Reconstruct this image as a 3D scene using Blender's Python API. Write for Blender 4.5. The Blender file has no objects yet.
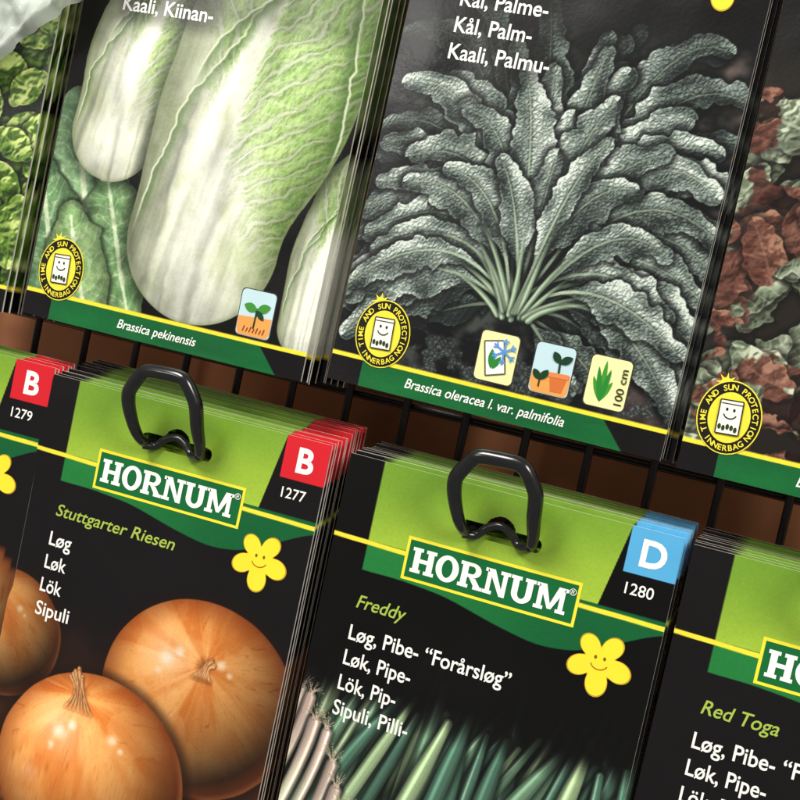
import bpy, math
import numpy as np
from mathutils import Vector, Matrix
rng=np.random.RandomState(7)
W=90.0; H=152.5; MM=0.001
scene=bpy.context.scene; COL=bpy.context.collection
# ------------------------------------------------------------ helpers
TAB=np.random.RandomState(3).rand(256,256)
def noise(x,y,seed=0):
    x=np.asarray(x,float)+seed*17.3; y=np.asarray(y,float)+seed*31.7
    ix=np.floor(x).astype(int); iy=np.floor(y).astype(int); fx=x-ix; fy=y-iy
    fx=fx*fx*(3-2*fx); fy=fy*fy*(3-2*fy)
    a=TAB[ix&255,iy&255]; b=TAB[(ix+1)&255,iy&255]; c=TAB[ix&255,(iy+1)&255]; d=TAB[(ix+1)&255,(iy+1)&255]
    return (a*(1-fx)+b*fx)*(1-fy)+(c*(1-fx)+d*fx)*fy
def fbm(x,y,seed=0,o=4):
    s=0;a=.5;t=0
    for i in range(o):
        s=s+a*noise(x*2**i,y*2**i,seed+i); t+=a; a*=.5
    return s/t
def worley(x,y,seed=0):
    ix=np.floor(x).astype(int); iy=np.floor(y).astype(int)
    f1=np.full(x.shape,9.); f2=np.full(x.shape,9.)
    for dx in(-1,0,1):
        for dy in(-1,0,1):
            cx=ix+dx; cy=iy+dy
            px=cx+TAB[(cx+seed)&255,cy&255]; py=cy+TAB[cy&255,(cx+seed+91)&255]
            d=np.hypot(px-x,py-y)
            f2=np.minimum(f2,np.maximum(d,f1)); f1=np.minimum(f1,d)
    return f1,f2
def sm(a,b,x):
    t=np.clip((x-a)/(b-a),0,1); return t*t*(3-2*t)
def C3(*c): return np.array(c,float)/255
def blend(img,m,c): img+= (c-img)*np.clip(m,0,1)[...,None]
def box(U,V,u0,v0,u1,v1,e=.12):
    return sm(u0-e,u0+e,U)*(1-sm(u1-e,u1+e,U))*sm(v0-e,v0+e,V)*(1-sm(v1-e,v1+e,V))
def lin(c): return np.where(c<=.04045,c/12.92,((np.maximum(c,0)+.055)/1.055)**2.4)
def mixc(a,b,t): return a+(b-a)*np.clip(t,0,1)[...,None]
def smooth_interp(x,xs,ys):
    g=np.linspace(xs[0],xs[-1],200); y=np.interp(g,xs,ys); k=np.exp(-np.linspace(-2,2,37)**2); k/=k.sum()
    y=np.convolve(np.pad(y,18,'edge'),k,'valid'); return np.interp(x,g,y)
# ---- stroke: distance field to a quadratic bezier
def stroke(U,V,p0,p1,p2,n=12,pad=8):
    p0,p1,p2=[np.array(p,float) for p in (p0,p1,p2)]
    ts=np.linspace(0,1,n+1); P=np.array([(1-t)**2*p0+2*t*(1-t)*p1+t*t*p2 for t in ts])
    u0,v0=P.min(0)-pad; u1,v1=P.max(0)+pad
    cols=np.where((U[0]>=u0)&(U[0]<=u1))[0]; rows=np.where((V[:,0]>=v0)&(V[:,0]<=v1))[0]
    if len(cols)<2 or len(rows)<2: return None
    sl=(slice(rows[0],rows[-1]+1),slice(cols[0],cols[-1]+1))
    u=U[sl];v=V[sl]; best=np.full(u.shape,1e9); T=np.zeros(u.shape); S=np.zeros(u.shape)
    seg=np.linalg.norm(np.diff(P,axis=0),axis=1); L=seg.sum(); cum=np.concatenate([[0],np.cumsum(seg)])
    for i in range(n):
        d=P[i+1]-P[i]; l2=d@d+1e-9
        t=np.clip(((u-P[i,0])*d[0]+(v-P[i,1])*d[1])/l2,0,1)
        qx=u-P[i,0]-t*d[0]; qy=v-P[i,1]-t*d[1]; dd=qx*qx+qy*qy
        m=dd<best; best=np.where(m,dd,best); T=np.where(m,(cum[i]+t*seg[i])/L,T)
        S=np.where(m,np.where(d[0]*qy-d[1]*qx>=0,1.,-1.),S)
    return sl,np.clip(T,0,1),S*np.sqrt(best),L,u,v
# ------------------------------------------------------------ printed pictures
YEL=C3(240,224,60); DG=C3(14,92,48); BLK=C3(14,11,13)
def top_template(img,U,V,tag):
    right=77-.2*V
    lg=mixc(C3(108,150,46),C3(160,192,60),sm(-5,26,V+(U-45)*.12)+.3*(fbm(U/25,V/12,5)-.5))
    m=sm(9.9,10.1,U)*(1-sm(-.1,.1,U-right))*(1-sm(21.3,21.5,V))
    img+=(lg-img)*m[...,None]
    wave=smooth_interp(U,[0,10,20,34,48,60,70,80,90],[28.5,29.5,29.2,30.2,33.5,35.6,34.5,29.5,24.2])
    m=sm(9.9,10.1,U)*sm(21.3,21.5,V)*(1-sm(-.15,.15,V-wave))
    blend(img,m,mixc(DG,C3(32,120,56),sm(70,20,U)))
    y=21.2+U/90*1.3
    blend(img,sm(-.1,.1,V-y)*(1-sm(1.1,1.3,V-y)),YEL)
    if tag is not None: blend(img,box(U,V,77,-1,91,11.6),tag)
def bottom_template(img,U,V,end=74):
    w=H-V
    blend(img,1-sm(7.2,7.4,w),BLK)
    e=end+ (7-w)*.9
    blend(img,sm(9,9.2,U)*(1-sm(-.2,.2,U-e))*(1-sm(6.8,7,w)),mixc(C3(14,84,44),C3(24,110,54),fbm(U/20,V/5,3)))
    y=6.7+.0*U
    blend(img,sm(-.1,.1,w-y)*(1-sm(1.0,1.2,w-y)),YEL)
def art_black(U,V,seed=0):
    img=np.zeros(U.shape+(3,))+BLK
    return img
def art_kale(U,V):
    r=np.random.RandomState(11)
    n=fbm(U/6,V/6,2); img=mixc(C3(14,15,17),C3(60,64,60),sm(.45,.8,n)*sm(48,62,V))
    blend(img,sm(.45,.7,fbm(U/14,V/9,8))*sm(62,86,U)*sm(44,60,V)*.8,mixc(C3(60,44,42),C3(120,104,98),fbm(U/2,V/2,3)))
    wx=U+1.2*(fbm(U/3,V/3,41)-.5)*2; wy=V+1.2*(fbm(U/3,V/3,43)-.5)*2
    f1,f2=worley(wx/1.2,wy/1.05,5); cr=np.clip((f2-f1)*1.5,0,1)*(1-.35*f1); g1,g2=worley((wx+wy*.4)/.65,(wy-wx*.3)/.65,17); cr2=np.clip((g2-g1)*1.5,0,1)
    cr=.62*cr+.38*cr2; fine=noise(U/.35,V/.35,4)
    gv,gu=np.gradient(cr,V[:,0],U[0]); rel=np.clip(.5-.25*gu-.32*gv,0,1)
    B=(46.5,27.5)
    tips=[]
    def fan(n,a0,a1,r0,r1,wd,b0,b1,droop):
        L=[]
        for k in range(n):
            f=(k+.5)/n; a=math.radians(a0+(a1-a0)*f+r.uniform(-4,4)); rr=r.uniform(r0,r1)
            lim=44/max(abs(math.sin(a)),.01); rr=min(rr,lim*r.uniform(.95,1.12))
            L.append((B[0]+math.sin(a)*rr,B[1]+math.cos(a)*rr-droop*abs(math.sin(a))**1.5,wd*r.uniform(.8,1.2),r.uniform(b0,b1)))
        for j in r.permutation(n): tips.append(L[j])
    fan(20,-100,100,64,82,8.0,.40,.65,2)
    fan(18,-98,98,60,78,8.8,.75,1.1,7)
    fan(15,-100,100,48,62,8.4,.80,1.2,9)
    fan(11,-92,92,38,48,7.0,.85,1.2,8)
    back=[(r.uniform(0,90),r.uniform(18,100),r.uniform(6,9),r.uniform(.25,.42)) for _ in range(26)]
    low=[(88,26,8,.95),(82,18,7.5,.8),(4,26,8,.6),(14,19,7,.5),(73,13,7,.7),(92,38,8.5,1.1),(64,12,6,.6)]
    for k,(tu,tw,wd,br) in enumerate(back+low+tips):
        dx=tu-B[0]; dy=tw-B[1]; L=math.hypot(dx,dy)
        b=(B[0]+r.uniform(-3,3)+dx*.05,H-(B[1]+r.uniform(-1,4)))
        lift=L*(.10+.38*min(1,abs(dx)/40))
        c=(B[0]+dx*r.uniform(.38,.56),H-(B[1]+dy*.60+lift*r.uniform(.75,1.2)))
        s=stroke(U,V,b,c,(tu,H-tw),n=11,pad=wd*.7+3)
        if s is None: continue
        sl,T,S,LL,u,v=s
        prof=sm(.24,.56,T)*(1-.52*sm(.74,1.0,T))
        sd=np.sign(S)
        nz=noise(T*LL/2.3+k*7,sd*3+k,k); nz2=noise(T*LL/.8+k*3,sd*3+k,k+5)
        asym=1+.22*sd*math.sin(k*2.3)
        hw=wd*.52*prof*asym*(.58+.66*nz+.20*nz2)+.44*(1-.4*T)
        d=np.abs(S)-hw
        sub=img[sl]
        blend(sub,(1-sm(0,2.4,d))*.80,C3(8,10,11))
        mask=(1-sm(-.12,.12,d))
        x=S/np.maximum(hw,.3)
        ph=(T*LL-np.abs(S)*1.1)/2.4+.35*noise(u/3,v/3,k)
        vein=sm(.88,1,np.abs(np.cos(ph*math.pi)))
        sgn=-1 if dx>0 else 1
        half=.82+.24*np.where(x*sgn>0,1.,-1.)*sm(.05,.35,np.abs(x))
        wave=.74+.40*np.sin(T*LL/2.6+k+sd*1.3+1.5*noise(u/5,v/5,k))*sm(.2,.8,np.abs(x))
        big=noise(T*LL/5,S/3+k,k+3)
        lum=(.26+.48*cr[sl]+.64*(rel[sl]-.35)+.12*fine[sl])*half*wave*(.66+.60*big)*br
        lum=lum*1.26+.32*sm(.80,.98,np.abs(x))*br*nz2*prof
        lum=lum*(.60+.40*sm(.2,.5,T))
        colr=mixc(mixc(C3(22,28,28),C3(114,128,120),sm(.04,.5,lum)),C3(212,222,212),sm(.42,1.02,lum))
        colr=mixc(colr,C3(170,186,166)*(.4+.5*min(br,1.1)),vein*.16*prof)
        rw=.10+.44*np.power(np.maximum(1-T,0),1.2)
        rib=(1-sm(rw-.12,rw+.16,np.abs(S)))
        colr=mixc(colr,colr*.66,(1-sm(rw,rw+.7,np.abs(S)))*prof)
        colr=mixc(colr,C3(178,200,170)*(.5+.5*min(br,1.1)),rib*(1-.5*T)*.92)
        sub+=(colr-sub)*mask[...,None]
    for k in range(16):
        a=-1.25+2.5*k/15+r.uniform(-.2,.2); L=r.uniform(12,34)
        p0=(B[0]+a*3+r.uniform(-1,1),H-B[1]+r.uniform(-1,2)); p2=(B[0]+math.sin(a)*L,H-B[1]-math.cos(a)*L)
        p1=(B[0]+math.sin(a)*L*.4+r.uniform(-2,2),H-B[1]-math.cos(a)*L*.62)
        sl,T,S,LL,u,v=stroke(U,V,p0,p1,p2,n=8,pad=3)
        sub=img[sl]; h=.8*(1-.6*T)
        blend(sub,(1-sm(h,h+1,np.abs(S)))*.5*(1-T),C3(20,28,24))
        c=mixc(C3(86,110,86),C3(186,204,174),1-np.abs(S/h+.3))
        sub+=(c-sub)*((1-sm(h-.2,h+.1,np.abs(S)))*(1-sm(.2,.9,T)))[...,None]
    m=sm(.46,.6,fbm(U/4,V/3,21))*(1-sm(14,22,(H-V)))*sm(16,26,U)
    blend(img,m*.8,mixc(C3(26,30,30),C3(150,162,156),cr*(.5+.5*fine)))
    top=sm(45,58,V+6*fbm(U/8,V/8,9)); img*= (.20+.80*top)[...,None]
    # lettering sits on a darker patch of the picture
    img*=(1-.45*(1-sm(36,46,U))*(1-sm(66,72,V)))[...,None]
    bottom_template(img,U,V,74)
    return img
def cabbage(img,U,V,b,c,t,hw,seed,wb=.25,xr0=-.5,xr1=-.05,side=-1):
    s=stroke(U,V,b,c,t,n=16,pad=hw+4)
    sl,T,S,L,u,v=s
    along=T*L
    prof=(.80+.20*sm(0,.40,T))*np.sqrt(np.clip(1-(np.maximum(T-.66,0)/.37)**2,0,1))
    h=hw*prof*(1+.07*(noise(T*7,np.sign(S)*2,seed)-.5)+.03*(noise(T*26,np.sign(S)*2,seed+1)-.5)*sm(.3,.6,T))
    P0=np.array(b,float); dv=np.array(c,float)-P0; dv/=np.linalg.norm(dv)
    al=(u-P0[0])*dv[0]+(v-P0[1])*dv[1]; lat=-( (u-P0[0])*dv[1]-(v-P0[1])*dv[0])
    d=np.abs(S)-h
    below=al<0
    sg=1.0 if np.mean(S[~below]*(u[~below]-np.mean(u)))>0 else -1.0
    sl2=1.0 if np.mean(lat*(u-np.mean(u)))>0 else -1.0
    x=np.where(below,lat*sl2,S*sg)/np.maximum(h,.1); along=np.where(below,al,along)+h.max()*.80
    Lt=L+h.max()*.80; TT=np.clip(along/Lt,0,1)
    wp=(fbm(u/14,v/14,seed+1)-.5)*2; wp2=(fbm(u/3.5,v/3.5,seed+2)-.5)*2
    xr=xr0+(xr1-xr0)*TT+.05*np.sin(TT*5)
    q=(x-xr)*hw; aq=np.abs(q)
    ribw=(.34*np.power(1-TT,1.4)+.012)*hw
    def herr(slope,sp,off,sharp,e,e2):
        ph=(along-aq*slope*(1-.008*aq))/sp+off+wp*e+wp2*e2
        return sm(sharp,1.0,np.abs(np.cos(math.pi*ph)))
    v1=herr(2.1,9,0,.94,.9,.12)
    v2=herr(1.3,6.5,.3,.955,1.2,.16)*.6; v3=herr(3.4,5.0,.1,.945,1.3,.2)*.42
    rn=1-np.abs(2*fbm(u/1.8+wp*2,v/2.1,seed+7,3)-1); v4=sm(.84,.98,rn)*.5
    vein=np.clip(np.maximum(np.maximum(v1*.95,v2),np.maximum(v3,v4)),0,1)*(1-.2*sm(0,hw*1.3,aq))
    puff=.5+.5*np.cos(2*math.pi*((along-aq*2.1*(1-.008*aq))/9+wp*.9+wp2*.12))
    white=np.clip(1-sm(wb,wb+.30,TT+.05*wp+.22*x),0,1)
    green=mixc(C3(188,210,142),C3(140,178,96),fbm(u/4,v/4,seed+5)*1.0)
    green=mixc(green,C3(98,142,62),sm(.4,1,TT)*.42+sm(.5,.98,x)*.50)
    crk=fbm(u/1.1,v/1.4,seed+21,3); gvv,guu=np.gradient(crk,v[:,0],u[0])
    green=green*np.clip(.86+.20*(1-puff)-.20*(guu+gvv),.5,1.15)[...,None]
    cw=C3(226,229,214)
    rib=1-sm(ribw*.6,ribw+1.4,aq)
    leftp=sm(-.35,-.8,x)*.55*(1-.5*sm(.5,.9,TT))
    col=mixc(green,cw,np.clip(vein*.72+rib*.92+white*.97+leftp,0,1))
    bands=fbm(x*5+wp*.4,TT*1.5,seed+13,3); ridge=sm(.80,1,1-np.abs(2*fbm(x*3.2+wp*.3,TT*1.1,seed+15,2)-1))
    stri=fbm(q/1.1,along/18,seed+9,3); n9=fbm(u/7,v/12,seed+17)
    wh=np.clip(rib+white,0,1)
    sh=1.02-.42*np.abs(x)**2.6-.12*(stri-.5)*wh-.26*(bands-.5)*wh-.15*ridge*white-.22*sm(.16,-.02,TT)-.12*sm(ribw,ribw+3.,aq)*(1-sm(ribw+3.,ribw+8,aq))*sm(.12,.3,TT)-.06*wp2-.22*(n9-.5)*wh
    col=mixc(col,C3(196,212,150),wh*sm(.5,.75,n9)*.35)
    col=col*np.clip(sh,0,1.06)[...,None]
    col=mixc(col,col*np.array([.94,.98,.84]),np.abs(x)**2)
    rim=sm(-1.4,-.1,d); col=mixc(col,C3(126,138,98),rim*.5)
    sub=img[sl]
    blend(sub,(1-sm(0,5,d))*.5,C3(4,8,4))
    m=(1-sm(-.15,.15,d))
    sub+=(col-sub)*m[...,None]
    for (a0,a1,sd,on) in ((-.92,.10,1,.16),(-.70,.55,5,.46),(.97,.30,2,.42)):
        ruf=(fbm(TT*12,TT*0,seed+sd+11,3)-.5)*.20+(fbm(TT*50,TT*0,seed+sd+3,2)-.5)*.06
        ln=x-(a0+(a1-a0)*sm(on,1.08,TT)+ruf*sm(on,on+.2,TT))
        mm=m*sm(on,on+.08,TT)
        sd_=np.where(ln>0,ln,9) if a0<0 else np.where(ln<0,-ln,9)
        blend(sub,mm*(1-sm(0,.16,sd_))*.52,C3(58,90,38))
        blend(sub,mm*(1-sm(0,.022,np.abs(ln)))*.8,C3(232,238,212))
def art_cabbage(U,V):
    img=art_black(U,V)
    def looseleaf(b,c,t,hw,seed,g0,g1):
        s=stroke(U,V,b,c,t,n=10,pad=hw+3); sl,T,S,L,u,v=s
        h=hw*np.sqrt(np.clip(1-((T-.5)/.56)**2,0,1))*(.85+.35*noise(T*L/3,np.sign(S),seed)); d=np.abs(S)-h
        x=S/np.maximum(h,.1); ph=(T*L-np.abs(S)*.8)/5+1.2*noise(u/5,v/5,seed)
        vein=sm(.94,1.,np.abs(np.cos(math.pi*ph))); rn=1-np.abs(2*fbm(u/1.8,v/1.8,seed+3,3)-1)
        mid=1-sm(.03,.10,np.abs(x))
        c_=mixc(mixc(g0,g1,fbm(u/4,v/4,seed)),C3(206,220,184),np.clip(.32*vein+.85*mid+.34*sm(.82,1,rn),0,1))
        c_=c_*(1-.40*np.abs(x)**2)[...,None]*(.75+.5*fbm(u/2,v/2,seed+9))[...,None]
        sub=img[sl]; blend(sub,(1-sm(0,2,d))*.6,C3(5,8,5)); sub+=(c_-sub)*(1-sm(-.15,.15,d))[...,None]
    looseleaf((26,H-6),(16,H-24),(6,H-60),14,31,C3(92,136,98),C3(150,182,132))
    looseleaf((12,H-4),(4,H-20),(-2,H-40),11,33,C3(76,120,80),C3(128,164,112))
    looseleaf((34,H-8),(29,H-20),(20,H-42),10,37,C3(80,124,76),C3(138,172,116))
    looseleaf((22,H-2),(16,H-14),(10,H-30),10,39,C3(104,146,90),C3(160,188,128))
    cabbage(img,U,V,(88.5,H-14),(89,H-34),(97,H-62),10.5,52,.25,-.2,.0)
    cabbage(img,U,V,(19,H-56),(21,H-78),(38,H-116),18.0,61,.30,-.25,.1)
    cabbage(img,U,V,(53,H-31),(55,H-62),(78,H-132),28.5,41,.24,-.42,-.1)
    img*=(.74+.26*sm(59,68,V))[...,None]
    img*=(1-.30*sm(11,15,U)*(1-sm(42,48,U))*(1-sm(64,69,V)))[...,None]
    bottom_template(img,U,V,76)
    return img
def art_onion(U,V):
    img=art_black(U,V)
    blend(img,sm(60,90,V)*.9,mixc(C3(40,20,12),C3(80,42,20),fbm(U/8,V/8,3)))
    def onion(cu,cv,r,su,sv,seed,dark=1.0,sq=.94):
        d=np.hypot((U-cu),(V-cv)/sq)+.3*(noise(U/6,V/6,seed)-.5); m=1-sm(r-.2,r+.15,d)
        blend(img,(1-sm(r,r+4,d))*.6,C3(26,12,6))
        x=(U-cu)/r; y=(V-cv)/sq/r; z=np.sqrt(np.clip(1-x*x-y*y,0,1))
        a=np.arctan2(V-sv,U-su); rad=np.hypot(U-su,V-sv)/r
        a=a+.08*(fbm(U/9,V/9,seed)-.5)
        st=fbm(a*3,rad*1.2,seed); st2=noise(a*16,rad*.8,seed+4); st3=noise(a*44,rad*1.2,seed+5)
        diff=np.clip(-.36*x-.44*y+.80*z,0,1)
        base=mixc(C3(214,122,50),C3(240,168,92),sm(.3,.7,st))
        lines=sm(.965,1,1-np.abs(2*st2-1)); l2=sm(.95,1,1-np.abs(2*st3-1))*.45
        base=mixc(base,C3(158,74,26),lines*.45+l2*.28)
        patch=sm(.52,.57,fbm(U/10,V/13,seed+8)); base=mixc(base,C3(250,192,122),patch*.26)
        c=base*(.15+1.0*diff**.9)[...,None]
        for (hx,hy,hs,hi) in ((-.34,-.34,.28,.34),(-.36,-.33,.075,.85),(-.24,-.43,.05,.8),(-.42,-.18,.035,.6),(.20,-.42,.05,.7),(.30,-.34,.03,.6),(-.60,.16,.10,.25)):
            c=mixc(c,C3(255,242,220),hi*np.exp(-(((x-hx)**2+(y-hy)**2)/hs**2)**1.3)*(.8+.4*st3))
        c=mixc(c,C3(150,62,20),sm(.72,1,np.hypot(x,y))*.45)
        c=mixc(c,C3(230,150,90)*.8,sm(.93,1,np.hypot(x,y))*sm(0,.6,x+y)*.35)
        c=c*dark
        c=mixc(c,C3(110,56,24),(1-sm(0,.12,rad))*.7)
        img[...]=img+(c-img)*m[...,None]
    onion(1,77,20,-6,62,4,dark=.80)
    onion(66,78,29.5,67,68,9,dark=.92)
    onion(37.5,109,31,31,87,6,dark=1.05)
    for (su,sv,h,bend,sd) in ((31,89,9.0,-2.4,1),(67,69,3.2,1.8,2)):
        for k in range(7):
            o=(k-3)*(.36 if sd==1 else .22)
            s=stroke(U,V,(su+o*4.2,sv+3.0),(su+o*.0,sv-h*.30),(su+bend+o*2.0+.5*math.sin(k*3),sv-h+abs(o)*2.6),n=6,pad=3); sl,T,S,L,u,v=s
            hh=.62*(1-.55*sm(0,.5,T)+.6*sm(.5,1,T)); c=mixc(C3(140,78,38),C3(238,188,130),1-np.abs(S/hh+.25)+.5*(noise(u*3,v,sd)-.5))
            sub=img[sl]; blend(sub,(1-sm(hh,hh+.5,np.abs(S)))*.22,C3(90,44,18)); sub+=(c-sub)*((1-sm(hh-.15,hh+.15,np.abs(S)))*sm(0,.25,T))[...,None]
    top_template(img,U,V,C3(206,30,38))
    return img
def art_leek(U,V):
    img=art_black(U,V); r=np.random.RandomState(5)
    blend(img,sm(62,80,V)*.9,mixc(C3(22,30,22),C3(54,66,48),fbm(U/3,V/3,3)))
    def tube(p0,p1,p2,h0,h1,c0,c1,seed,tr=.35,tp=.0,al=1,shadow=.65):
        s=stroke(U,V,p0,p1,p2,n=9,pad=6)
        if s is None: return
        sl,T,S,L,u,v=s
        h=(h0+(h1-h0)*T)*(1-tp*sm(.80,1,T)); x=S/h
        base=mixc(np.zeros(u.shape+(3,))+c0,c1,sm(tr-.2,tr+.25,T))
        st=fbm(x*1.6+seed*3,T*1.6,seed,2); st2=noise(x*9+seed,T*3,seed)
        lum=.42+.50*np.clip(1-x*x,0,1)+.42*np.exp(-((x+.30)/.22)**2)*(.5+st)+.26*(st-.5)+.16*(st2-.5)
        c=np.clip(base*lum[...,None],0,1)
        c=mixc(c,C3(236,244,232),.45*np.exp(-((x+.34)/.10)**2)*sm(.45,.7,noise(T*8,0,seed)))
        sub=img[sl]; blend(sub,(1-sm(h,h+1.6,np.abs(S)))*shadow*al,C3(6,12,9))
        sub+=(c-sub)*((1-sm(h-.15,h+.1,np.abs(S)))*al)[...,None]
    for k in range(72):
        q=((k*31)%72)/71.; layer=k/72.
        tu=12+96*q+r.uniform(-8,8); tv=46+r.uniform(0,12)+8*layer
        bu=tu-r.uniform(2,48)+(14 if r.rand()<.15 else 0)
        dk=.60+.46*layer
        kind=r.rand()
        c1=(C3(84,124,104) if kind<.45 else C3(118,158,126) if kind<.8 else C3(170,198,150))*dk
        tube((bu,146),((bu+tu)/2+r.uniform(-8,3),r.uniform(96,108)),(tu,tv),2.9,2.0+r.uniform(-.7,.5),C3(216,226,192)*dk,c1,k,.25,.45)
    for k in range(9):
        u0=1+(k*2.9)+r.uniform(-1,1); v0=63+k*4.4+r.uniform(-3.5,3.5); b_=r.uniform(-3,2)
        tube((u0,v0+1),(u0-2+b_,v0+20),(u0-19+r.uniform(-6,6),v0+58),1.7+r.uniform(-.3,.5),1.5,C3(240,214,198)*r.uniform(.8,1.02),C3(226,230,196),k,r.uniform(.2,.4),0,1,.5)
        for q in range(16):
            ex=b_*.4+r.uniform(-3.8,3.8)
            tube((u0+r.uniform(-.8,.8),v0+.2),(u0+ex*.3,v0-1.8),(u0+ex,v0-r.uniform(2.5,6.0)+abs(ex)*.4),.14,.07,C3(226,204,178),C3(206,188,160),q,al=.85,shadow=.0)
    fade=sm(60,70,V+5*noise(U/3,V/9,4)); img*=(.02+.98*fade)[...,None]
    top_template(img,U,V,C3(84,172,222))
    return img
def art_redonion(U,V):
    img=art_black(U,V)
    blend(img,sm(72,100,V)*.9,mixc(C3(70,20,44),C3(150,60,92),fbm(U/4,V/12,3)))
    top_template(img,U,V,C3(84,172,222)); return img
def leafmass(U,V,seed,dark,mid,light,scale,cs,n=170,w0=0,w1=120,ck=.8,ruff=.55,veinw=.7,wid=.42):
    r=np.random.RandomState(seed); img=np.zeros(U.shape+(3,))+dark
    ga=fbm(U/cs+2*fbm(U/9,V/9,seed),V/cs,seed+8,3)
    gv,gu=np.gradient(ga,V[:,0],U[0]); rel=np.clip(.5-.9*gu*cs-1.1*gv*cs,0,1)
    for k in range(n):
        u=r.uniform(-5,95); w=r.uniform(w0,w1); a=r.uniform(0,2*math.pi); L=scale*r.uniform(.7,1.3)
        p0=(u,H-w); p2=(u+L*math.cos(a),H-w+L*math.sin(a)); p1=((p0[0]+p2[0])/2+r.uniform(-3,3),(p0[1]+p2[1])/2+r.uniform(-3,3))
        s=stroke(U,V,p0,p1,p2,n=6,pad=L*.5+2)
        if s is None: continue
        sl,T,S,LL,uu,vv=s
        h=L*wid*np.sqrt(np.clip(1-((T-.5)/.56)**2,0,1))*(1-ruff*.5+ruff*noise(T*L/1.7,np.sign(S)*2+k,k)); d=np.abs(S)-h; x=S/np.maximum(h,.2)
        br=(k/n)**.7
        fold=.5+.5*np.sin(np.arctan2(S,(T-.2)*LL+.01)*7+k+3*noise(uu/4,vv/4,k))
        lum=((1-ck)*.75+ck*(.15+.8*rel[sl]))*(.85-.4*x*math.sin(a+1))*(.45+.7*br)*(.65+.6*noise(uu/3,vv/3,k))*(1-ruff*.35*fold)
        lum=lum+.18*sm(.8,.97,np.abs(x))*br
        c=mixc(mixc(dark,mid,sm(0,.42,lum)),light,sm(.36,.95,lum))
        ph=(T*LL-np.abs(S)*.9)/3.2+.6*noise(uu/3,vv/3,k+2)
        c=mixc(c,light,np.maximum((1-sm(.03,.09,np.abs(x))),.55*sm(.93,1,np.abs(np.cos(math.pi*ph))))*veinw*br)
        sub=img[sl]; blend(sub,(1-sm(0,2.2,d))*.6,dark*.3); sub+=(c-sub)*((1-sm(-.15,.15,d)))[...,None]
    return img
def art_spinach(U,V):
    img=leafmass(U,V,8,C3(14,28,10),C3(78,112,36),C3(204,220,134),13,4.2,n=150,w0=0,w1=110,ck=.8,ruff=.12,veinw=.3,wid=.46)
    bottom_template(img,U,V,76); return img
def art_lettuce(U,V):
    img=leafmass(U,V,19,C3(30,26,22),C3(96,108,88),C3(196,204,178),15,3.0,n=110,w0=0,w1=108,ck=.7,ruff=.6,veinw=.55,wid=.34)
    br_=leafmass(U,V,29,C3(34,16,14),C3(92,52,42),C3(158,112,92),13,3.0,n=90,w0=0,w1=108,ck=.7,ruff=.5,veinw=.4,wid=.36)
    m=sm(.56,.60,fbm(U/9,V/8,6)+.24*np.exp(-((U-10)/10)**2-((H-V-58)/15)**2)-.05)
    img=img+(br_-img)*(m*.9)[...,None]
    img*=(.2+.8*sm(45,60,V))[...,None]
    bottom_template(img,U,V,76); return img
# ------------------------------------------------------------ materials
def print_material(name):
    m=bpy.data.materials.new(name); m.use_nodes=True; nt=m.node_tree; b=nt.nodes['Principled BSDF']
    at=nt.nodes.new('ShaderNodeAttribute'); at.attribute_name='Col'
    tc=nt.nodes.new('ShaderNodeTexCoord'); n=nt.nodes.new('ShaderNodeTexNoise'); n.inputs['Scale'].default_value=900
    n2=nt.nodes.new('ShaderNodeTexNoise'); n2.inputs['Scale'].default_value=35
    nt.links.new(tc.outputs['Object'],n.inputs['Vector']); nt.links.new(tc.outputs['Object'],n2.inputs['Vector'])
    mx=nt.nodes.new('ShaderNodeMath'); mx.operation='MULTIPLY_ADD'; mx.inputs[1].default_value=.20; mx.inputs[2].default_value=.18
    nt.links.new(n2.outputs['Fac'],mx.inputs[0]); nt.links.new(mx.outputs[0],b.inputs['Roughness'])
    ad=nt.nodes.new('ShaderNodeMath'); ad.operation='MULTIPLY_ADD'; ad.inputs[1].default_value=22; nt.links.new(n2.outputs['Fac'],ad.inputs[0]); nt.links.new(n.outputs['Fac'],ad.inputs[2])
    bp=nt.nodes.new('ShaderNodeBump'); bp.inputs['Strength'].default_value=.35; bp.inputs['Distance'].default_value=.00008
    nt.links.new(ad.outputs[0],bp.inputs['Height']); nt.links.new(bp.outputs[0],b.inputs['Normal'])
    nt.links.new(at.outputs['Color'],b.inputs['Base Color']); b.inputs['Specular IOR Level'].default_value=.4
    return m
PM=print_material('printed_satin_paper')
inks={}
def ink(c):
    k=tuple(int(x*255) for x in c)
    if k not in inks:
        m=bpy.data.materials.new('ink_%d_%d_%d'%k); m.use_nodes=True; nt=m.node_tree; b=nt.nodes['Principled BSDF']
        tc=nt.nodes.new('ShaderNodeTexCoord'); n=nt.nodes.new('ShaderNodeTexNoise'); n.inputs['Scale'].default_value=120; nt.links.new(tc.outputs['Object'],n.inputs['Vector'])
        mx=nt.nodes.new('ShaderNodeMix'); mx.data_type='RGBA'; l=lin(np.array(c)); l2=l*.92
        mx.inputs[6].default_value=(*l,1); mx.inputs[7].default_value=(*l2,1); nt.links.new(n.outputs['Fac'],mx.inputs[0]); nt.links.new(mx.outputs[2],b.inputs['Base Color'])
        b.inputs['Roughness'].default_value=.32; b.inputs['Specular IOR Level'].default_value=.4
        inks[k]=m
    return inks[k]
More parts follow.
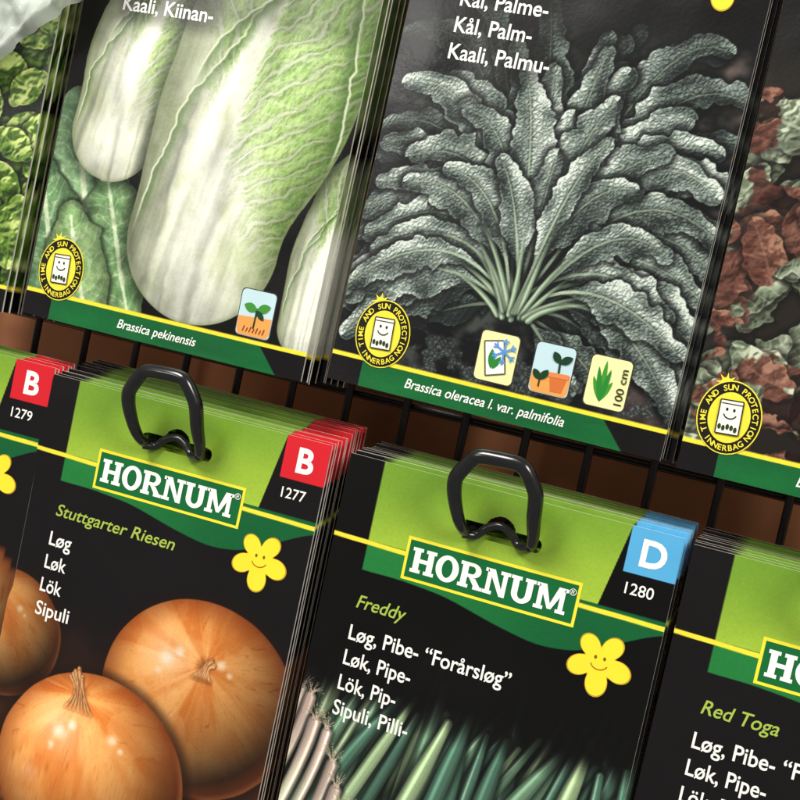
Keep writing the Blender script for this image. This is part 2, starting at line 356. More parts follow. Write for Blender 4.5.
# ------------------------------------------------------------ packet surface
def bulge(u,v,seed):
    u=np.asarray(u,float); v=np.asarray(v,float)
    a=(1-np.abs(2*u/W-1)**3)*(.5+.9*sm(20,70,v)*sm(H,H-25,v))
    return a+(.8*(noise(u/28,v/34,seed)-.5)+.2*(noise(u/9,v/11,seed+3)-.5))
def inhole(u,v):
    a=(np.abs(u-44.5)<9.5)&(np.abs(v-11.2)<1.9)
    b=((u-44.5)**2+(v-10.4)**2)<4.2**2
    c=((np.abs(u-44.5)-9.5)**2+(v-11.2)**2)<1.9**2
    return a|(b&(v<12))|c
def packet_mesh(name,us,vs,paint,seed,bul=1.0,paperk=.5):
    U,V=np.meshgrid(us,vs); nv,nu=U.shape
    img=np.clip(np.nan_to_num(paint(U,V)),0,1)
    img=img*(1+.06*(noise(U/.3,V/.3,9)-.5))[...,None]
    img=np.clip(img,0,1); colr=lin(img)*.94
    Y=-bulge(U,V,seed)*bul
    co=np.stack([U,Y,-V],-1).reshape(-1,3)
    cols=colr.reshape(-1,3)
    idx=np.arange(nu*nv).reshape(nv,nu)
    q=np.stack([idx[1:,:-1],idx[1:,1:],idx[:-1,1:],idx[:-1,:-1]],-1).reshape(-1,4)
    uc=(U[1:,:-1]+U[:-1,1:])/2; vc=(V[1:,:-1]+V[:-1,1:])/2
    q=q[~inhole(uc,vc).reshape(-1)]
    ring=np.concatenate([idx[0,:],idx[1:,-1],idx[-1,-2::-1],idx[-2:0:-1,0]])
    n0=len(co); n=len(ring)
    f=co[ring].copy(); bk=f.copy(); bk[:,1]+=.7; paper=np.tile(lin(C3(240,236,226)),(n,1))*.95
    near=cols[ring]*(1-paperk)+paper*paperk
    co=np.concatenate([co,f,bk]); cols=np.concatenate([cols,near,paper])
    a=np.arange(n); b=(a+1)%n
    rq=np.stack([n0+a,n0+b,n0+n+b,n0+n+a],-1)
    q=np.concatenate([q,rq])
    me=bpy.data.meshes.new(name); me.vertices.add(len(co)); me.vertices.foreach_set('co',(co*MM).astype(np.float32).ravel())
    me.loops.add(len(q)*4); me.loops.foreach_set('vertex_index',q.astype(np.int32).ravel())
    me.polygons.add(len(q)); me.polygons.foreach_set('loop_start',np.arange(0,len(q)*4,4,dtype=np.int32)); me.polygons.foreach_set('loop_total',np.full(len(q),4,np.int32))
    me.polygons.foreach_set('use_smooth',np.concatenate([np.ones(len(q)-n,bool),np.zeros(n,bool)]))
    me.update(calc_edges=True); me.validate()
    at=me.color_attributes.new('Col','FLOAT_COLOR','POINT'); at.data.foreach_set('color',np.concatenate([cols,np.ones((len(cols),1))],1).astype(np.float32).ravel())
    me.materials.append(PM); return me
# ------------------------------------------------------------ vector artwork on packets
tcache={}
def text_geo(s,bold):
    k=(s,bold)
    if k in tcache: return tcache[k]
    cu=bpy.data.curves.new('t','FONT'); cu.body=s; cu.size=1; cu.offset=bold; cu.resolution_u=4
    ob=bpy.data.objects.new('t',cu); COL.objects.link(ob); bpy.context.view_layer.update()
    me=bpy.data.meshes.new_from_object(ob.evaluated_get(bpy.context.evaluated_depsgraph_get()))
    v=np.array([x.co[:] for x in me.vertices]).reshape(-1,3); f=[list(p.vertices) for p in me.polygons]
    bpy.data.objects.remove(ob); bpy.data.curves.remove(cu); bpy.data.meshes.remove(me)
    tcache[k]=(v,f); return tcache[k]
CAP=.70
class Art:
    def __init__(s,seed): s.v=[];s.f=[];s.m=[];s.mats=[];s.seed=seed;s.e=0
    def mi(s,c):
        m=ink(c)
        if m not in s.mats: s.mats.append(m)
        return s.mats.index(m)
    def geo(s,pts,faces,c,lvl):
        o=len(s.v); s.e+=.004
        for (u,v) in pts: s.v.append((u,v,lvl*.06+s.e))
        for f in faces: s.f.append([o+i for i in f]); s.m.append(s.mi(c))
    def poly(s,pts,c,lvl=1): s.geo(pts,[list(range(len(pts)))],c,lvl)
    def patch(s,u0,v0,u1,v1,c,lvl=1,r=0,st=2.5):
        nx=max(2,int(abs(u1-u0)/st)+2); ny=max(2,int(abs(v1-v0)/st)+2)
        pts=[(u0+(u1-u0)*i/(nx-1),v0+(v1-v0)*j/(ny-1)) for j in range(ny) for i in range(nx)]
        s.geo(pts,[[j*nx+i,j*nx+i+1,(j+1)*nx+i+1,(j+1)*nx+i] for j in range(ny-1) for i in range(nx-1)],c,lvl)
    def ell(s,cu,cv,ru,rv,c,lvl=1,n=36):
        s.poly([(cu+ru*math.cos(2*math.pi*i/n),cv+rv*math.sin(2*math.pi*i/n)) for i in range(n)],c,lvl)
    def ring(s,cu,cv,ru,rv,iu,iv,a0,a1,c,lvl=1,n=20):
        P=[]
        for i in range(n+1):
            a=a0+(a1-a0)*i/n; P.append((cu+ru*math.cos(a),cv+rv*math.sin(a))); P.append((cu+iu*math.cos(a),cv+iv*math.sin(a)))
        s.geo(P,[[2*i,2*i+2,2*i+3,2*i+1] for i in range(n)],c,lvl)
    def line(s,p,q,w,c,lvl=1):
        d=np.array(q,float)-p; d/=np.linalg.norm(d)+1e-9; n=np.array([-d[1],d[0]])*w/2
        s.poly([tuple(p+n),tuple(q+n),tuple(q-n),tuple(p-n)],c,lvl)
    def text(s,t,u,v,cap,width=None,c=(1,1,1),bold=.015,shear=0,lvl=2,rot=0,center=False):
        """v = vertical middle of capitals"""
        g,f=text_geo(t,bold)
        if not len(g): return
        k=cap/CAP; x=g[:,0]-g[:,0].min(); y=g[:,1]*k
        kx=k if width is None else width/x.max()
        x=x*kx+shear*y; y=y-cap/2
        if center: x=x-x.max()/2
        cr,sr=math.cos(rot),math.sin(rot)
        s.geo([(u+a*cr+b*sr,v+a*sr-b*cr) for a,b in zip(x,y)],f,c,lvl)
    def finish(s,name,parent,label=None):
        P=np.array(s.v); y=-(bulge(P[:,0],P[:,1],s.seed))-P[:,2]
        me=bpy.data.meshes.new(name); me.from_pydata([tuple(x) for x in np.stack([P[:,0],y,-P[:,1]],-1)*MM],[],s.f)
        for m in s.mats: me.materials.append(m)
        me.polygons.foreach_set('material_index',s.m); me.update()
        ob=bpy.data.objects.new(name,me); COL.objects.link(ob); ob.parent=parent
        if label: ob['label']=label
        return ob
WHT=(.95,.95,.93)
def brand(parent,seed):
    a=Art(seed)
    a.patch(20.9,17.2,68.1,28.7,YEL,1); a.patch(21.7,18.0,67.3,27.9,C3(12,100,50),2)
    h=6.6; x=22.9; base=26.3; L=3
    R=lambda x0,y0,x1,y1: a.poly([(x+x0*h,base-y0*h),(x+x1*h,base-y0*h),(x+x1*h,base-y1*h),(x+x0*h,base-y1*h)],WHT,L)
    Q=lambda *p: a.poly([(x+px*h,base-py*h) for px,py in p],WHT,L)
    for ch in 'HORNUM':
        if ch=='H':
            for s in(0,.57): R(s,0,s+.43,.14);R(s,.86,s+.43,1);R(s+.09,.14,s+.34,.86)
            R(.34,.42,.66,.58); w=1
        if ch=='O': a.ring(x+.48*h,base-.5*h,.48*h,.53*h,.22*h,.36*h,0,2*math.pi,WHT,L,32); w=.96
        if ch=='R':
            R(0,0,.43,.14);R(.09,.14,.34,.86);R(0,.86,.52,1);R(.34,.42,.52,.56)
            a.ring(x+.52*h,base-.71*h,.36*h,.29*h,.12*h,.15*h,-math.pi/2,math.pi/2,WHT,L,14)
            Q((.42,.42),(.68,.42),(.92,.14),(.64,.14)); R(.64,0,1.02,.14); w=1
        if ch=='N':
            R(0,0,.38,.14);R(.1,.14,.28,.86);R(.62,.86,1.02,1);R(.74,0,.92,.86);R(0,.86,.1,1);Q((.1,1),(.38,1),(.88,0),(.7,0)); w=1.02
        if ch=='U':
            R(0,.86,.43,1);R(.57,.86,1,1);R(.09,.36,.34,.86);R(.66,.36,.91,.86)
            a.ring(x+.5*h,base-.36*h,.41*h,.38*h,.16*h,.2*h,0,math.pi,WHT,L,16); w=1
        if ch=='M':
            R(0,0,.38,.14);R(.87,0,1.25,.14);R(.1,.14,.29,.86);R(.96,.14,1.15,.86);R(0,.86,.1,1);R(1.15,.86,1.25,1)
            Q((.1,1),(.38,1),(.70,.08),(.55,.08));Q((.87,1),(1.15,1),(.70,.08),(.55,.08)); w=1.25
        x+=(w+.035)*h
    a.text('®',x-.1,20.0,1.7,c=WHT,lvl=3,bold=.0)
    a.finish('brand_banner',parent)
def flower(parent,seed,cu,cv,R=8.0,rot=.25):
    a=Art(seed); pts=[];pt2=[]
    for i in range(90):
        t=2*math.pi*i/90; c=abs(math.cos(2.5*(t-rot)))**.75; rr=R*(.40+.60*c)*(1+.08*math.cos(t-1.2))
        pts.append((cu+(rr+.35)*math.cos(t),cv+(rr+.35)*math.sin(t))); pt2.append((cu+rr*math.cos(t),cv+rr*math.sin(t)))
    ctr=lambda P,c,l:a.geo([(cu,cv)]+P,[[0,1+i,1+(i+1)%90] for i in range(90)],c,l)
    ctr(pts,C3(190,150,40),1); ctr(pt2,C3(248,222,52),2)
    for dx in(-1.1,1.2): a.ell(cu+dx,cv-1.0,.36,.5,C3(120,90,20),3,10)
    a.ring(cu+.1,cv+.2,2.3,1.9,2.05,1.65,.3,math.pi-.3,C3(150,80,20),3,12)
    a.finish('flower_emblem',parent)
def tag(parent,seed,letter,num,c):
    a=Art(seed); a.patch(77,0.05,89.9,11.6,c,1); a.text(letter,83.6,5.9,6.6,None,WHT,.03,lvl=2,center=True)
    a.finish('corner_tag',parent)
    b=Art(seed); b.text(num,78.4,15.4,2.9,7.2,WHT,.006,lvl=1); b.finish('item_number',parent)
def lettering(parent,seed,items,name='lettering'):
    a=Art(seed)
    for it in items: a.text(*it[:5],**it[5])
    a.finish(name,parent)
def seal(parent,seed,cu,cv):
    a=Art(seed); Y=C3(236,222,64); K=C3(24,22,18)
    for i in range(8):
        t=2*math.pi*i/8; cx,cy=cu-2.4,cv-7.9
        a.poly([(cx+2.6*math.cos(t),cy+2.6*math.sin(t)),(cx+.9*math.cos(t+.5),cy+.9*math.sin(t+.5)),(cx+.9*math.cos(t-.5),cy+.9*math.sin(t-.5))],Y,1)
    a.ell(cu-2.4,cv-7.9,1.4,1.4,Y,1,16)
    a.ell(cu,cv,7.7,8.9,Y,2); a.ell(cu,cv,7.4,8.6,K,3); a.ell(cu,cv,5.0,6.1,Y,4)
    def ctext(t,a0,a1,flip=False):
        n=len(t)
        for i,ch in enumerate(t):
            if ch==' ': continue
            an=a0+(a1-a0)*i/(n-1); rx,ry=6.15,7.3
            a.text(ch,cu+rx*math.cos(an),cv+ry*math.sin(an),1.35,None,Y,.02,lvl=5,rot=an+math.pi/2 if not flip else an-math.pi/2,center=True)
    ctext('TIME AND SUN PROTECTION',math.radians(148),math.radians(392)); ctext('INNERBAG',math.radians(130),math.radians(50),True)
    a.poly([(cu-2.7,cv-4.0),(cu+2.7,cv-4.3),(cu+3.0,cv+3.8),(cu-2.5,cv+4.1)],(.95,.95,.9),6)
    for p,q in (((cu-2.7,cv-4.0),(cu+2.7,cv-4.3)),((cu+2.7,cv-4.3),(cu+3.0,cv+3.8)),((cu+3.0,cv+3.8),(cu-2.5,cv+4.1)),((cu-2.5,cv+4.1),(cu-2.7,cv-4.0))): a.line(np.array(p),np.array(q),.28,K,7)
    for dx in(-.8,.9): a.ell(cu+dx,cv-1.9,.3,.42,K,7,8)
    a.ring(cu+.1,cv-1.1,1.7,1.5,1.4,1.2,.3,math.pi-.3,K,7,8)
    for k in range(5): a.ell(cu-1.8+k*.95,cv+2.4+.25*math.sin(k*2),.42,.72,C3(40,60,30),7,8)
    a.line(np.array((cu-2.4,cv-3.2)),np.array((cu+2.6,cv-3.4)),.2,K,7)
    a.finish('round_seal_emblem',parent)
def rbox(a,cu,cv,w,h,c,lvl,r=1.2):
    P=[]
    for (sx,sy,a0) in ((1,1,0),(-1,1,90),(-1,-1,180),(1,-1,270)):
        for k in range(5):
            t=math.radians(a0+90*k/4); P.append((cu+sx*(w/2-r)+r*math.cos(t),cv+sy*(h/2-r)+r*math.sin(t)))
    a.poly(P,c,lvl)
def leafp(a,b,t,w,c,lvl):
    b=np.array(b,float);t=np.array(t,float); d=t-b; n=np.array([-d[1],d[0]])/np.linalg.norm(d)*w
    P=[tuple(b+d*k/8+n*math.sin(math.pi*k/8)**.8) for k in range(9)]+[tuple(b+d*k/8-n*math.sin(math.pi*k/8)**.8) for k in range(7,0,-1)]
    a.poly(P,c,lvl)
def icon(parent,seed,kind,cu,cv):
    a=Art(seed); G=C3(40,130,50); D=C3(20,60,36)
    rbox(a,cu,cv,10.6,13,C3(60,60,50),1)
    if kind=='frost':
        rbox(a,cu,cv,10.1,12.5,C3(236,232,168),2)
        a.poly([(cu-4,cv-3.5),(cu+1,cv-4.6),(cu+3,cv+3.5),(cu-2,cv+5)],(.96,.96,.94),3)
        for p,q in(((-4,-3.5),(1,-4.6)),((1,-4.6),(3,3.5)),((3,3.5),(-2,5)),((-2,5),(-4,-3.5))): a.line(np.array((cu+p[0],cv+p[1])),np.array((cu+q[0],cv+q[1])),.35,C3(90,90,50),4)
        leafp(a,(cu-1,cv+3),(cu-1.5,cv-2),.9,G,4); leafp(a,(cu-.6,cv+3),(cu+1,cv-.5),.7,G,4)
        for k in range(6):
            t=math.radians(30+60*k); c0=np.array((cu+1.6,cv-1.8)); e=c0+3.3*np.array((math.cos(t),math.sin(t)))
            a.line(c0,e,.5,C3(90,150,215),5)
            for s in(-1,1):
                m=c0+2.1*np.array((math.cos(t),math.sin(t))); a.line(m,m+1.2*np.array((math.cos(t+s*.8),math.sin(t+s*.8))),.36,C3(90,150,215),5)
    elif kind in('pot','sprout'):
        rbox(a,cu,cv,10.1,12.5,C3(190,218,226),2)
        a.poly([(cu-4.9,cv+1.2),(cu+4.9,cv+.6),(cu+4.9,cv+4.8),(cu+4.2,cv+6.1),(cu-4.2,cv+6.1),(cu-4.9,cv+4.8)],C3(236,158,82),3)
        if kind=='sprout':
            a.line(np.array((cu,cv+4.)),np.array((cu+.2,cv-1.5)),.5,D,4); leafp(a,(cu+.2,cv-1),(cu+4,cv-2.6),1.2,C3(60,140,50),4); leafp(a,(cu+.2,cv-1),(cu-3.8,cv-2),1.2,C3(60,140,50),4); leafp(a,(cu+.2,cv-1),(cu+2.6,cv+1.4),.8,D,5)
            for k in range(7): a.line(np.array((cu-3+k,cv+5.2)),np.array((cu-2.6+k,cv+3.6+.4*(k%2))),.3,C3(120,60,30),4)
        else:
            a.poly([(cu-.2,cv+1.6),(cu+4.2,cv+1.4),(cu+3.4,cv+5.2),(cu+.6,cv+5.3)],C3(206,112,56),4); a.poly([(cu-.6,cv+.6),(cu+4.5,cv+.4),(cu+4.5,cv+1.6),(cu-.6,cv+1.8)],C3(222,134,76),5)
            a.line(np.array((cu+1.8,cv+.6)),np.array((cu+1.6,cv-2.5)),.5,D,4)
            for (p,q,w) in (((1.6,-2),(4.6,-4),1.0),((1.6,-2),(-.4,-4.6),1.0),((-2.6,3),(-4.6,.6),.9),((-2.6,3),(-.8,.2),.9)): leafp(a,(cu+p[0],cv+p[1]),(cu+q[0],cv+q[1]),w,D,5)
            a.line(np.array((cu-2.6,cv+4.8)),np.array((cu-2.6,cv+2)),.4,D,4)
    else:
        rbox(a,cu,cv,10.1,12.5,C3(236,236,170),2)
        for k,(dx,h) in enumerate(((-3.4,-1),(-2.4,-3.6),(-.6,-5.4),(1.0,-3.4),(2.0,-.5))): leafp(a,(cu-1.2,cv+5),(cu-1.0+dx*.9+.3,cv+h),.62,G if k%2 else C3(60,150,44),3+k%2)
        a.text('100 cm',cu+3.4,cv+.4,1.9,9.0,C3(60,60,30),.012,lvl=5,rot=-math.pi/2,center=True)
    a.finish('pictogram',parent)
# ------------------------------------------------------------ packets in place
GROUP='seed packets hanging in stacks on the rack'
ZU=H
PK=[('F',-10.24,-16.68,0,0,art_leek,'black seed packet with green bunching onion stalks, hanging on a hook'),
('O',-106.05,-16.16,0,0,art_onion,'black seed packet with brown onions, hanging on a hook'),
('R',82.09,-17.44,0,0,art_redonion,'black seed packet with green header and white lettering on a hook'),
('N',-195.2,-14.39,0,0,art_onion,'black seed packet with red corner tag beside the onion packet'),
('K',-18.2,1.6+ZU,-4.5,.6,art_kale,'seed packet with grey-green crinkled palm kale, hanging on a hook'),
('C',-116.0,-.6+ZU,-4.5,.3,art_cabbage,'seed packet with white and pale green cabbages, hanging on a hook'),
('T',74.36,.11+ZU,-4.5,0,art_lettuce,'seed packet with curly green leaves on reddish soil, on a hook'),
('S',-213.5,-2+ZU,-4.5,0,art_spinach,'seed packet with glossy dark green leaves beside the cabbage packet')]
def axis(a,b,st): return np.linspace(a,b,int(round((b-a)/st))+1)
fineU=axis(0,W,.2)
def vs_for(k):
    if k in 'FOR': return np.concatenate([axis(0,104,.2),axis(106,H,2.5)])
    if k=='N': return np.concatenate([axis(0,50,.25),axis(52,H,2.5)])
    return np.concatenate([axis(0,38,2),axis(38.2,H,.2)])
def us_for(k):
    if k=='N': return np.concatenate([axis(0,60,3),axis(60.25,W,.25)])
    if k in 'RT': return np.concatenate([axis(0,44,.2),axis(46,W,2)])
    if k=='S': return np.concatenate([axis(0,48,3),axis(48.25,W,.25)])
    return fineU
lowU=np.concatenate([axis(0,76,2),axis(76.9,77.1,.2),axis(78,86,1),axis(86.5,W,.5)])
for i,(k,x,z,y,tilt,paint,label) in enumerate(PK):
    seed=20+i*5
    me=packet_mesh('seed_packet',us_for(k),vs_for(k),paint,seed)
    ob=bpy.data.objects.new('seed_packet',me); COL.objects.link(ob)
    ob.location=(x*MM,y*MM,z*MM)
    ob.rotation_euler=(0,math.radians(tilt),0)
    ob['label']=label; ob['category']='seed packet'; ob['group']=GROUP
    if k in 'FORN':
        brand(ob,seed); flower(ob,seed,76.3,35.2)
        red=C3(206,30,42); blue=C3(84,168,216)
        tag(ob,seed,*{'F':('D','1280',blue),'O':('B','1277',red),'N':('B','1279',red),'R':('D','1281',blue)}[k])
        nm={'F':('Freddy',13.6),'O':('Stuttgarter Riesen',39.5),'R':('Red Toga',18.6)}.get(k)
        if nm: lettering(ob,seed,[(nm[0],10.6,37.7,3.5,nm[1],dict(c=C3(160,186,76),bold=.008,shear=.22,lvl=1))],'variety_name')
        L={'F':[('Løg, Pibe- “Forårsløg”',45.4),('Løk, Pipe-',19.4),('Lök, Pip-',16.8),('Sipuli, Pilli-',21.8)],
           'O':[('Løg',7.6),('Løk',7.4),('Lök',7.4),('Sipuli',11.6)],'R':[('Løg, Pibe- “Forårsløg”',45.4),('Løk, Pipe-',19.4),('Lök, Pip-',16.8),('Sipuli, Pilli-',21.8)]}.get(k)
        if L: lettering(ob,seed,[(t,10.3,46.2+6.85*j,4.0,w,dict(c=WHT,bold=.012,lvl=1)) for j,(t,w) in enumerate(L)],'vegetable_name')
    else:
        cv=H-14.6
        seal(ob,seed,{'K':13.0,'C':10.4,'T':9.6,'S':12}[k],cv)
        if k=='K':
            icon(ob,seed,'frost',44.6,H-15.4); icon(ob,seed,'pot',59.2,H-15.6); icon(ob,seed,'height',73.4,H-15.6)
            lettering(ob,seed,[('Brassica oleracea l. var. palmifolia',21.9,H-3.7,2.5,43,dict(c=WHT,bold=.010,shear=.22,lvl=1))],'botanical_name')
            lettering(ob,seed,[(t,14,H-ww,4.0,w,dict(c=WHT,bold=.012,lvl=1)) for t,w,ww in (('Kål, Palme-',23.5,102.6),('Kål, Palm-',20.8,95.8),('Kaali, Palmu-',27,89.0))],'vegetable_name')
            flower(ob,seed,78.5,H-117)
        if k=='C':
            icon(ob,seed,'sprout',73.4,H-14.8)
            lettering(ob,seed,[('Brassica pekinensis',32,H-3.6,2.5,25,dict(c=WHT,bold=.010,shear=.22,lvl=1))],'botanical_name')
            lettering(ob,seed,[('Kaali, Kiinan-',13.7,H-91.2,4.0,29,dict(c=(1,1,1),bold=.014,lvl=1))],'vegetable_name')
        if k=='T':
            lettering(ob,seed,[('Brassica',28,H-3.6,2.5,11,dict(c=WHT,bold=.010,shear=.22,lvl=1))],'botanical_name')
    lv=np.concatenate([axis(0,40,1.),axis(42.5,H-14,2.5),axis(H-12,H,1.)])
    up_row=k in 'KCTS'
    lowme=packet_mesh('seed_packet',lowU,lv,paint,seed+2,.8,1.0 if up_row else .6)
    r=np.random.RandomState(seed); n=5 if k=='N' else (8 if up_row else 11)
    lift={'O':.42,'N':.2,'F':.18,'R':.2}.get(k,0)
    for j in range(1,n+1):
        b=bpy.data.objects.new('seed_packet',lowme); COL.objects.link(b)
        dy=j*(2.5 if up_row else 2.0)+r.uniform(-.3,.3)
        b.location=((x+r.uniform(-.5,.5)+(.55*j if up_row else 0))*MM,(y+dy)*MM,(z+lift*dy*.5+r.uniform(-.5,.7))*MM)
        b.rotation_euler=(r.uniform(-.003,.003),math.radians(tilt+r.uniform(-.3,.3)),r.uniform(-.004,.004))
        b['label']='seed packet inside a hanging stack, only its edge showing'; b['category']='seed packet'; b['group']=GROUP
# ------------------------------------------------------------ tubes
def simple_mat(name,c,rough=.4,spec=.5,scale=60,var=.25,bump=.3,metal=0):
    m=bpy.data.materials.new(name); m.use_nodes=True; nt=m.node_tree; b=nt.nodes['Principled BSDF']
    tc=nt.nodes.new('ShaderNodeTexCoord'); n=nt.nodes.new('ShaderNodeTexNoise'); n.inputs['Scale'].default_value=scale; n.inputs['Detail'].default_value=6; nt.links.new(tc.outputs['Object'],n.inputs['Vector'])
    cr=nt.nodes.new('ShaderNodeValToRGB'); c=np.array(c,float); cr.color_ramp.elements[0].position=.3; cr.color_ramp.elements[1].position=.7
    cr.color_ramp.elements[0].color=(*(c*(1-var)),1); cr.color_ramp.elements[1].color=(*(c*(1+var)),1)
    nt.links.new(n.outputs['Fac'],cr.inputs[0]); nt.links.new(cr.outputs[0],b.inputs['Base Color'])
    bp=nt.nodes.new('ShaderNodeBump'); bp.inputs['Strength'].default_value=bump; bp.inputs['Distance'].default_value=.0002; nt.links.new(n.outputs['Fac'],bp.inputs['Height']); nt.links.new(bp.outputs[0],b.inputs['Normal'])
    b.inputs['Roughness'].default_value=rough; b.inputs['Specular IOR Level'].default_value=spec; b.inputs['Metallic'].default_value=metal
    return m
BP=simple_mat('black_plastic',(.008,.008,.009),.20,.6,200,.3,.15)
BW=simple_mat('black_wire',(.014,.012,.012),.35,.5,150,.3,.2)
def catmull(P,n=8,closed=False):
    P=[np.array(p,float) for p in P]; out=[]
    N=len(P)
    for i in range(N if closed else N-1):
        g=lambda j: P[j%N] if closed else P[min(max(j,0),N-1)]
        a,b,c,d=g(i-1),g(i),g(i+1),g(i+2)
        for k in range(n):
            t=k/n; out.append(.5*((2*b)+(-a+c)*t+(2*a-5*b+4*c-d)*t*t+(-a+3*b-3*c+d)*t**3))
    if not closed: out.append(P[-1])
    return out
def tube(name,P,r,mat,closed=False,ns=14):
    P=[np.array(p,float)*MM for p in P]; N=len(P); V=[];F=[]
    up=None
    for i in range(N):
        a=P[(i-1)%N] if (closed or i>0) else P[i]; b=P[(i+1)%N] if (closed or i<N-1) else P[i]
        t=b-a; t/=np.linalg.norm(t)
        if up is None: up=np.cross(t,[.3,.8,.5]); up/=np.linalg.norm(up)
        up=up-t*(up@t); up/=np.linalg.norm(up); s=np.cross(t,up)
        for k in range(ns):
            an=2*math.pi*k/ns; V.append(P[i]+(up*math.cos(an)+s*math.sin(an))*(r[i] if hasattr(r,'__len__') else r)*MM)
    for i in range(N if closed else N-1):
        j=(i+1)%N
        for k in range(ns): F.append([i*ns+k,i*ns+(k+1)%ns,j*ns+(k+1)%ns,j*ns+k])
    if not closed: F.append(list(range(ns))[::-1]); F.append([(N-1)*ns+k for k in range(ns)])
    me=bpy.data.meshes.new(name); me.from_pydata([tuple(v) for v in V],[],F); me.materials.append(mat)
    me.polygons.foreach_set('use_smooth',[True]*len(F)); me.update()
    ob=bpy.data.objects.new(name,me); COL.objects.link(ob); return ob
for (x,z) in ((-10.24,-16.68),(-106.05,-16.16),(82.09,-17.44),(-195.2,-14.4)):
    q=lambda u,y,v:(x+u,y,z-v)
    em=bpy.data.objects.new('display_hook',None); COL.objects.link(em); em['label']='glossy black plastic hook looped through the hole of a packet stack'; em['category']='hook'; em['group']='hooks of the seed rack'
    P=[q(37,55,9.5),q(37,20,10.5),q(37,4,11.4),q(36.4,-3,12.0),q(35.2,-7.5,9.0),q(33.6,-10.5,3.2),q(33.2,-12,-1.0),q(34.0,-12.6,-3.4),q(36.6,-13.4,-7.2),q(38.6,-13.8,-8.8),q(43.5,-14,-9.3),q(48.5,-14,-9.3),q(50.8,-13.8,-8.2),q(53.4,-12.8,-4.4),q(54.2,-12,-2.0),q(54.2,-9,3.5),q(54.3,-6,8.0),q(53.8,-3.5,11.0),q(52.4,2,11.8),q(52,20,10.5),q(52,55,9.5)]
    S=catmull(P,7); rad=[1.3+.66*float(sm(.12,.3,np.array(i/len(S)))*sm(.88,.7,np.array(i/len(S)))) for i in range(len(S))]
    t=tube('hook_loop',S,rad,BP,ns=18); t.parent=em
    S=catmull([q(35.8,-3.6,12.6),q(38.6,-1.8,12.4),q(41.2,-1.2,9.8),q(44.5,-1.1,8.6),q(47.6,-1.2,9.8),q(50.3,-1.8,12.1),q(53.6,-3.8,11.6)],6)
    t=tube('hook_crossbar',S,1.15,BP,ns=12); t.parent=em
rack=bpy.data.objects.new('wire_rack',None); COL.objects.link(rack); rack['label']='black wire grid rack holding the packet hooks'; rack['category']='rack'
for k in range(-16,13):
    t=tube('wire',[(k*19+4,50,-190),(k*19+4,50,-20),(k*19+4,50,190)],1.25,BW,ns=10); t.parent=rack
for z in (-150,-70,-5,70,150):
    t=tube('wire',[(-290,53,z),(0,53,z),(230,53,z)],1.5,BW,ns=10); t.parent=rack
bm=bpy.data.meshes.new('wall'); bm.from_pydata([(-.6,.085,-.5),(.6,.085,-.5),(.6,.085,.5),(-.6,.085,.5)],[],[(0,1,2,3)]); bm.materials.append(simple_mat('brown_board',(.58,.24,.11),.5,.3,9,.6,.4))
wl=bpy.data.objects.new('wall',bm); COL.objects.link(wl); wl['kind']='structure'
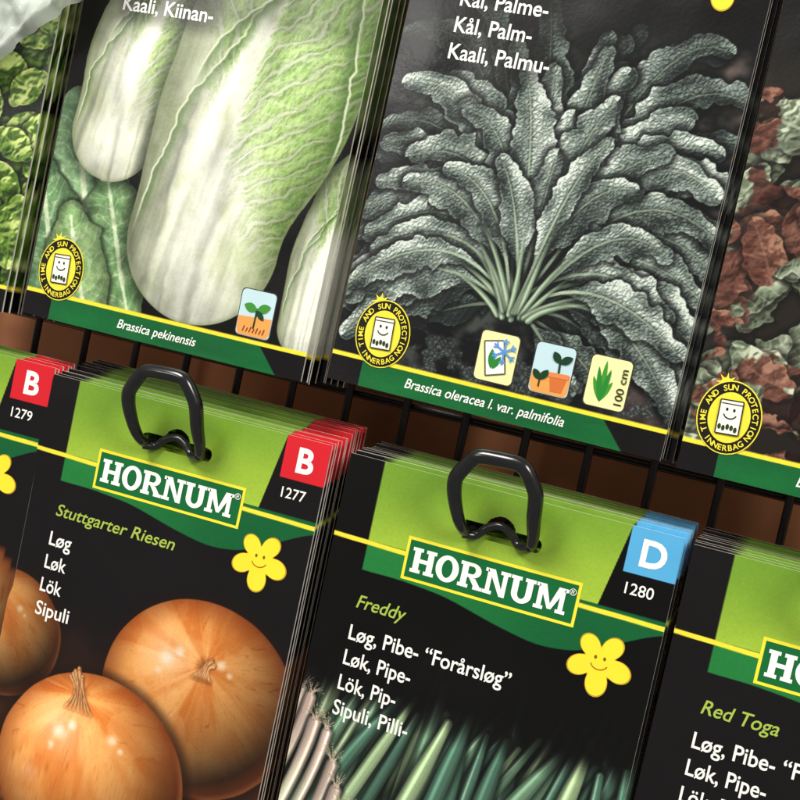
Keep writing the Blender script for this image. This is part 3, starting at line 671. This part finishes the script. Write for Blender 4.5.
def bag():
    n=70; V=[];F=[]
    o=np.array((-108.,90.)); d1=np.array((-.77,-.64)); d2=np.array((-.64,.77))
    for j in range(n):
        for i in range(n):
            s=i/(n-1)*70-14; t=j/(n-1)*45
            wob=1.2*(noise(s/6,0,3)-.5)*2
            p=o+d1*s+d2*(t+wob)
            y=-13-5*fbm(s/9,t/7,4)-7*abs(fbm(s/14+t/20,t/16,7)-.5)*2
            if j<3: y+= (3-j)*.9
            V.append((p[0]*MM,y*MM,p[1]*MM))
    for j in range(n-1):
        for i in range(n-1): F.append([j*n+i,j*n+i+1,(j+1)*n+i+1,(j+1)*n+i])
    me=bpy.data.meshes.new('plastic_bag'); me.from_pydata([tuple(map(float,v)) for v in V],[],F); me.polygons.foreach_set('use_smooth',[True]*len(F))
    m=bpy.data.materials.new('milky_plastic_film'); m.use_nodes=True; nt=m.node_tree; b=nt.nodes['Principled BSDF']; b.inputs['Base Color'].default_value=(.62,.68,.62,1); b.inputs['Roughness'].default_value=.18
    tc=nt.nodes.new('ShaderNodeTexCoord'); ns=nt.nodes.new('ShaderNodeTexNoise'); ns.inputs['Scale'].default_value=90; nt.links.new(tc.outputs['Object'],ns.inputs['Vector'])
    mr=nt.nodes.new('ShaderNodeMapRange'); mr.inputs[1].default_value=.3; mr.inputs[2].default_value=.7; mr.inputs[3].default_value=.6; mr.inputs[4].default_value=.92; nt.links.new(ns.outputs['Fac'],mr.inputs[0]); nt.links.new(mr.outputs[0],b.inputs['Alpha'])
    bp=nt.nodes.new('ShaderNodeBump'); bp.inputs['Distance'].default_value=.001; bp.inputs['Strength'].default_value=.5; nt.links.new(ns.outputs['Fac'],bp.inputs['Height']); nt.links.new(bp.outputs[0],b.inputs['Normal'])
    me.materials.append(m); ob=bpy.data.objects.new('plastic_bag',me); COL.objects.link(ob); ob['label']='crumpled milky plastic film hanging over the leafy seed packet'; ob['category']='plastic bag'
bag()
# ------------------------------------------------------------ light
w=bpy.data.worlds.new('World'); scene.world=w; w.use_nodes=True; bg=w.node_tree.nodes['Background']; bg.inputs[0].default_value=(1,.96,.91,1); bg.inputs[1].default_value=.27
def area(loc,size,power,c=(1,.955,.89),tgt=(0,0,0)):
    l=bpy.data.lights.new('shop_and_sheen_lamp','AREA'); l.energy=power; l.size=size; l.color=c; o=bpy.data.objects.new('shop_and_sheen_lamp',l); COL.objects.link(o)
    o.location=loc; o.rotation_euler=(Vector(tgt)-Vector(loc)).to_track_quat('-Z','Y').to_euler()
area((-.35,-.65,.75),.35,13.0); area((.7,-.6,.5),.3,7.5)
area((-.80,-1.3,.42),.22,2.4,(1,.97,.93))  # added lamp, no shop fixture: gives the packet fronts a broad soft sheen
# ------------------------------------------------------------ camera
a,b,r=[math.radians(t) for t in (19.39,4.10,12.11)]
fwd=np.array([-math.sin(a)*math.cos(b),math.cos(a)*math.cos(b),-math.sin(b)]); rt=np.array([fwd[1],-fwd[0],0]); rt/=np.linalg.norm(rt); up=np.cross(rt,fwd)
Rr=rt*math.cos(r)+up*math.sin(r); Up=-rt*math.sin(r)+up*math.cos(r)
cd=bpy.data.cameras.new('camera'); cd.lens=1366.78/800*36; cd.sensor_width=36; cd.clip_start=.01; cd.clip_end=10
co=bpy.data.objects.new('camera',cd); COL.objects.link(co); scene.camera=co
M=Matrix(((Rr[0],Up[0],-fwd[0],-fwd[0]*.35901),(Rr[1],Up[1],-fwd[1],-fwd[1]*.35901),(Rr[2],Up[2],-fwd[2],-fwd[2]*.35901),(0,0,0,1)))
co.matrix_world=M
scene.view_settings.view_transform='Standard'; scene.view_settings.look='None'; scene.view_settings.exposure=0
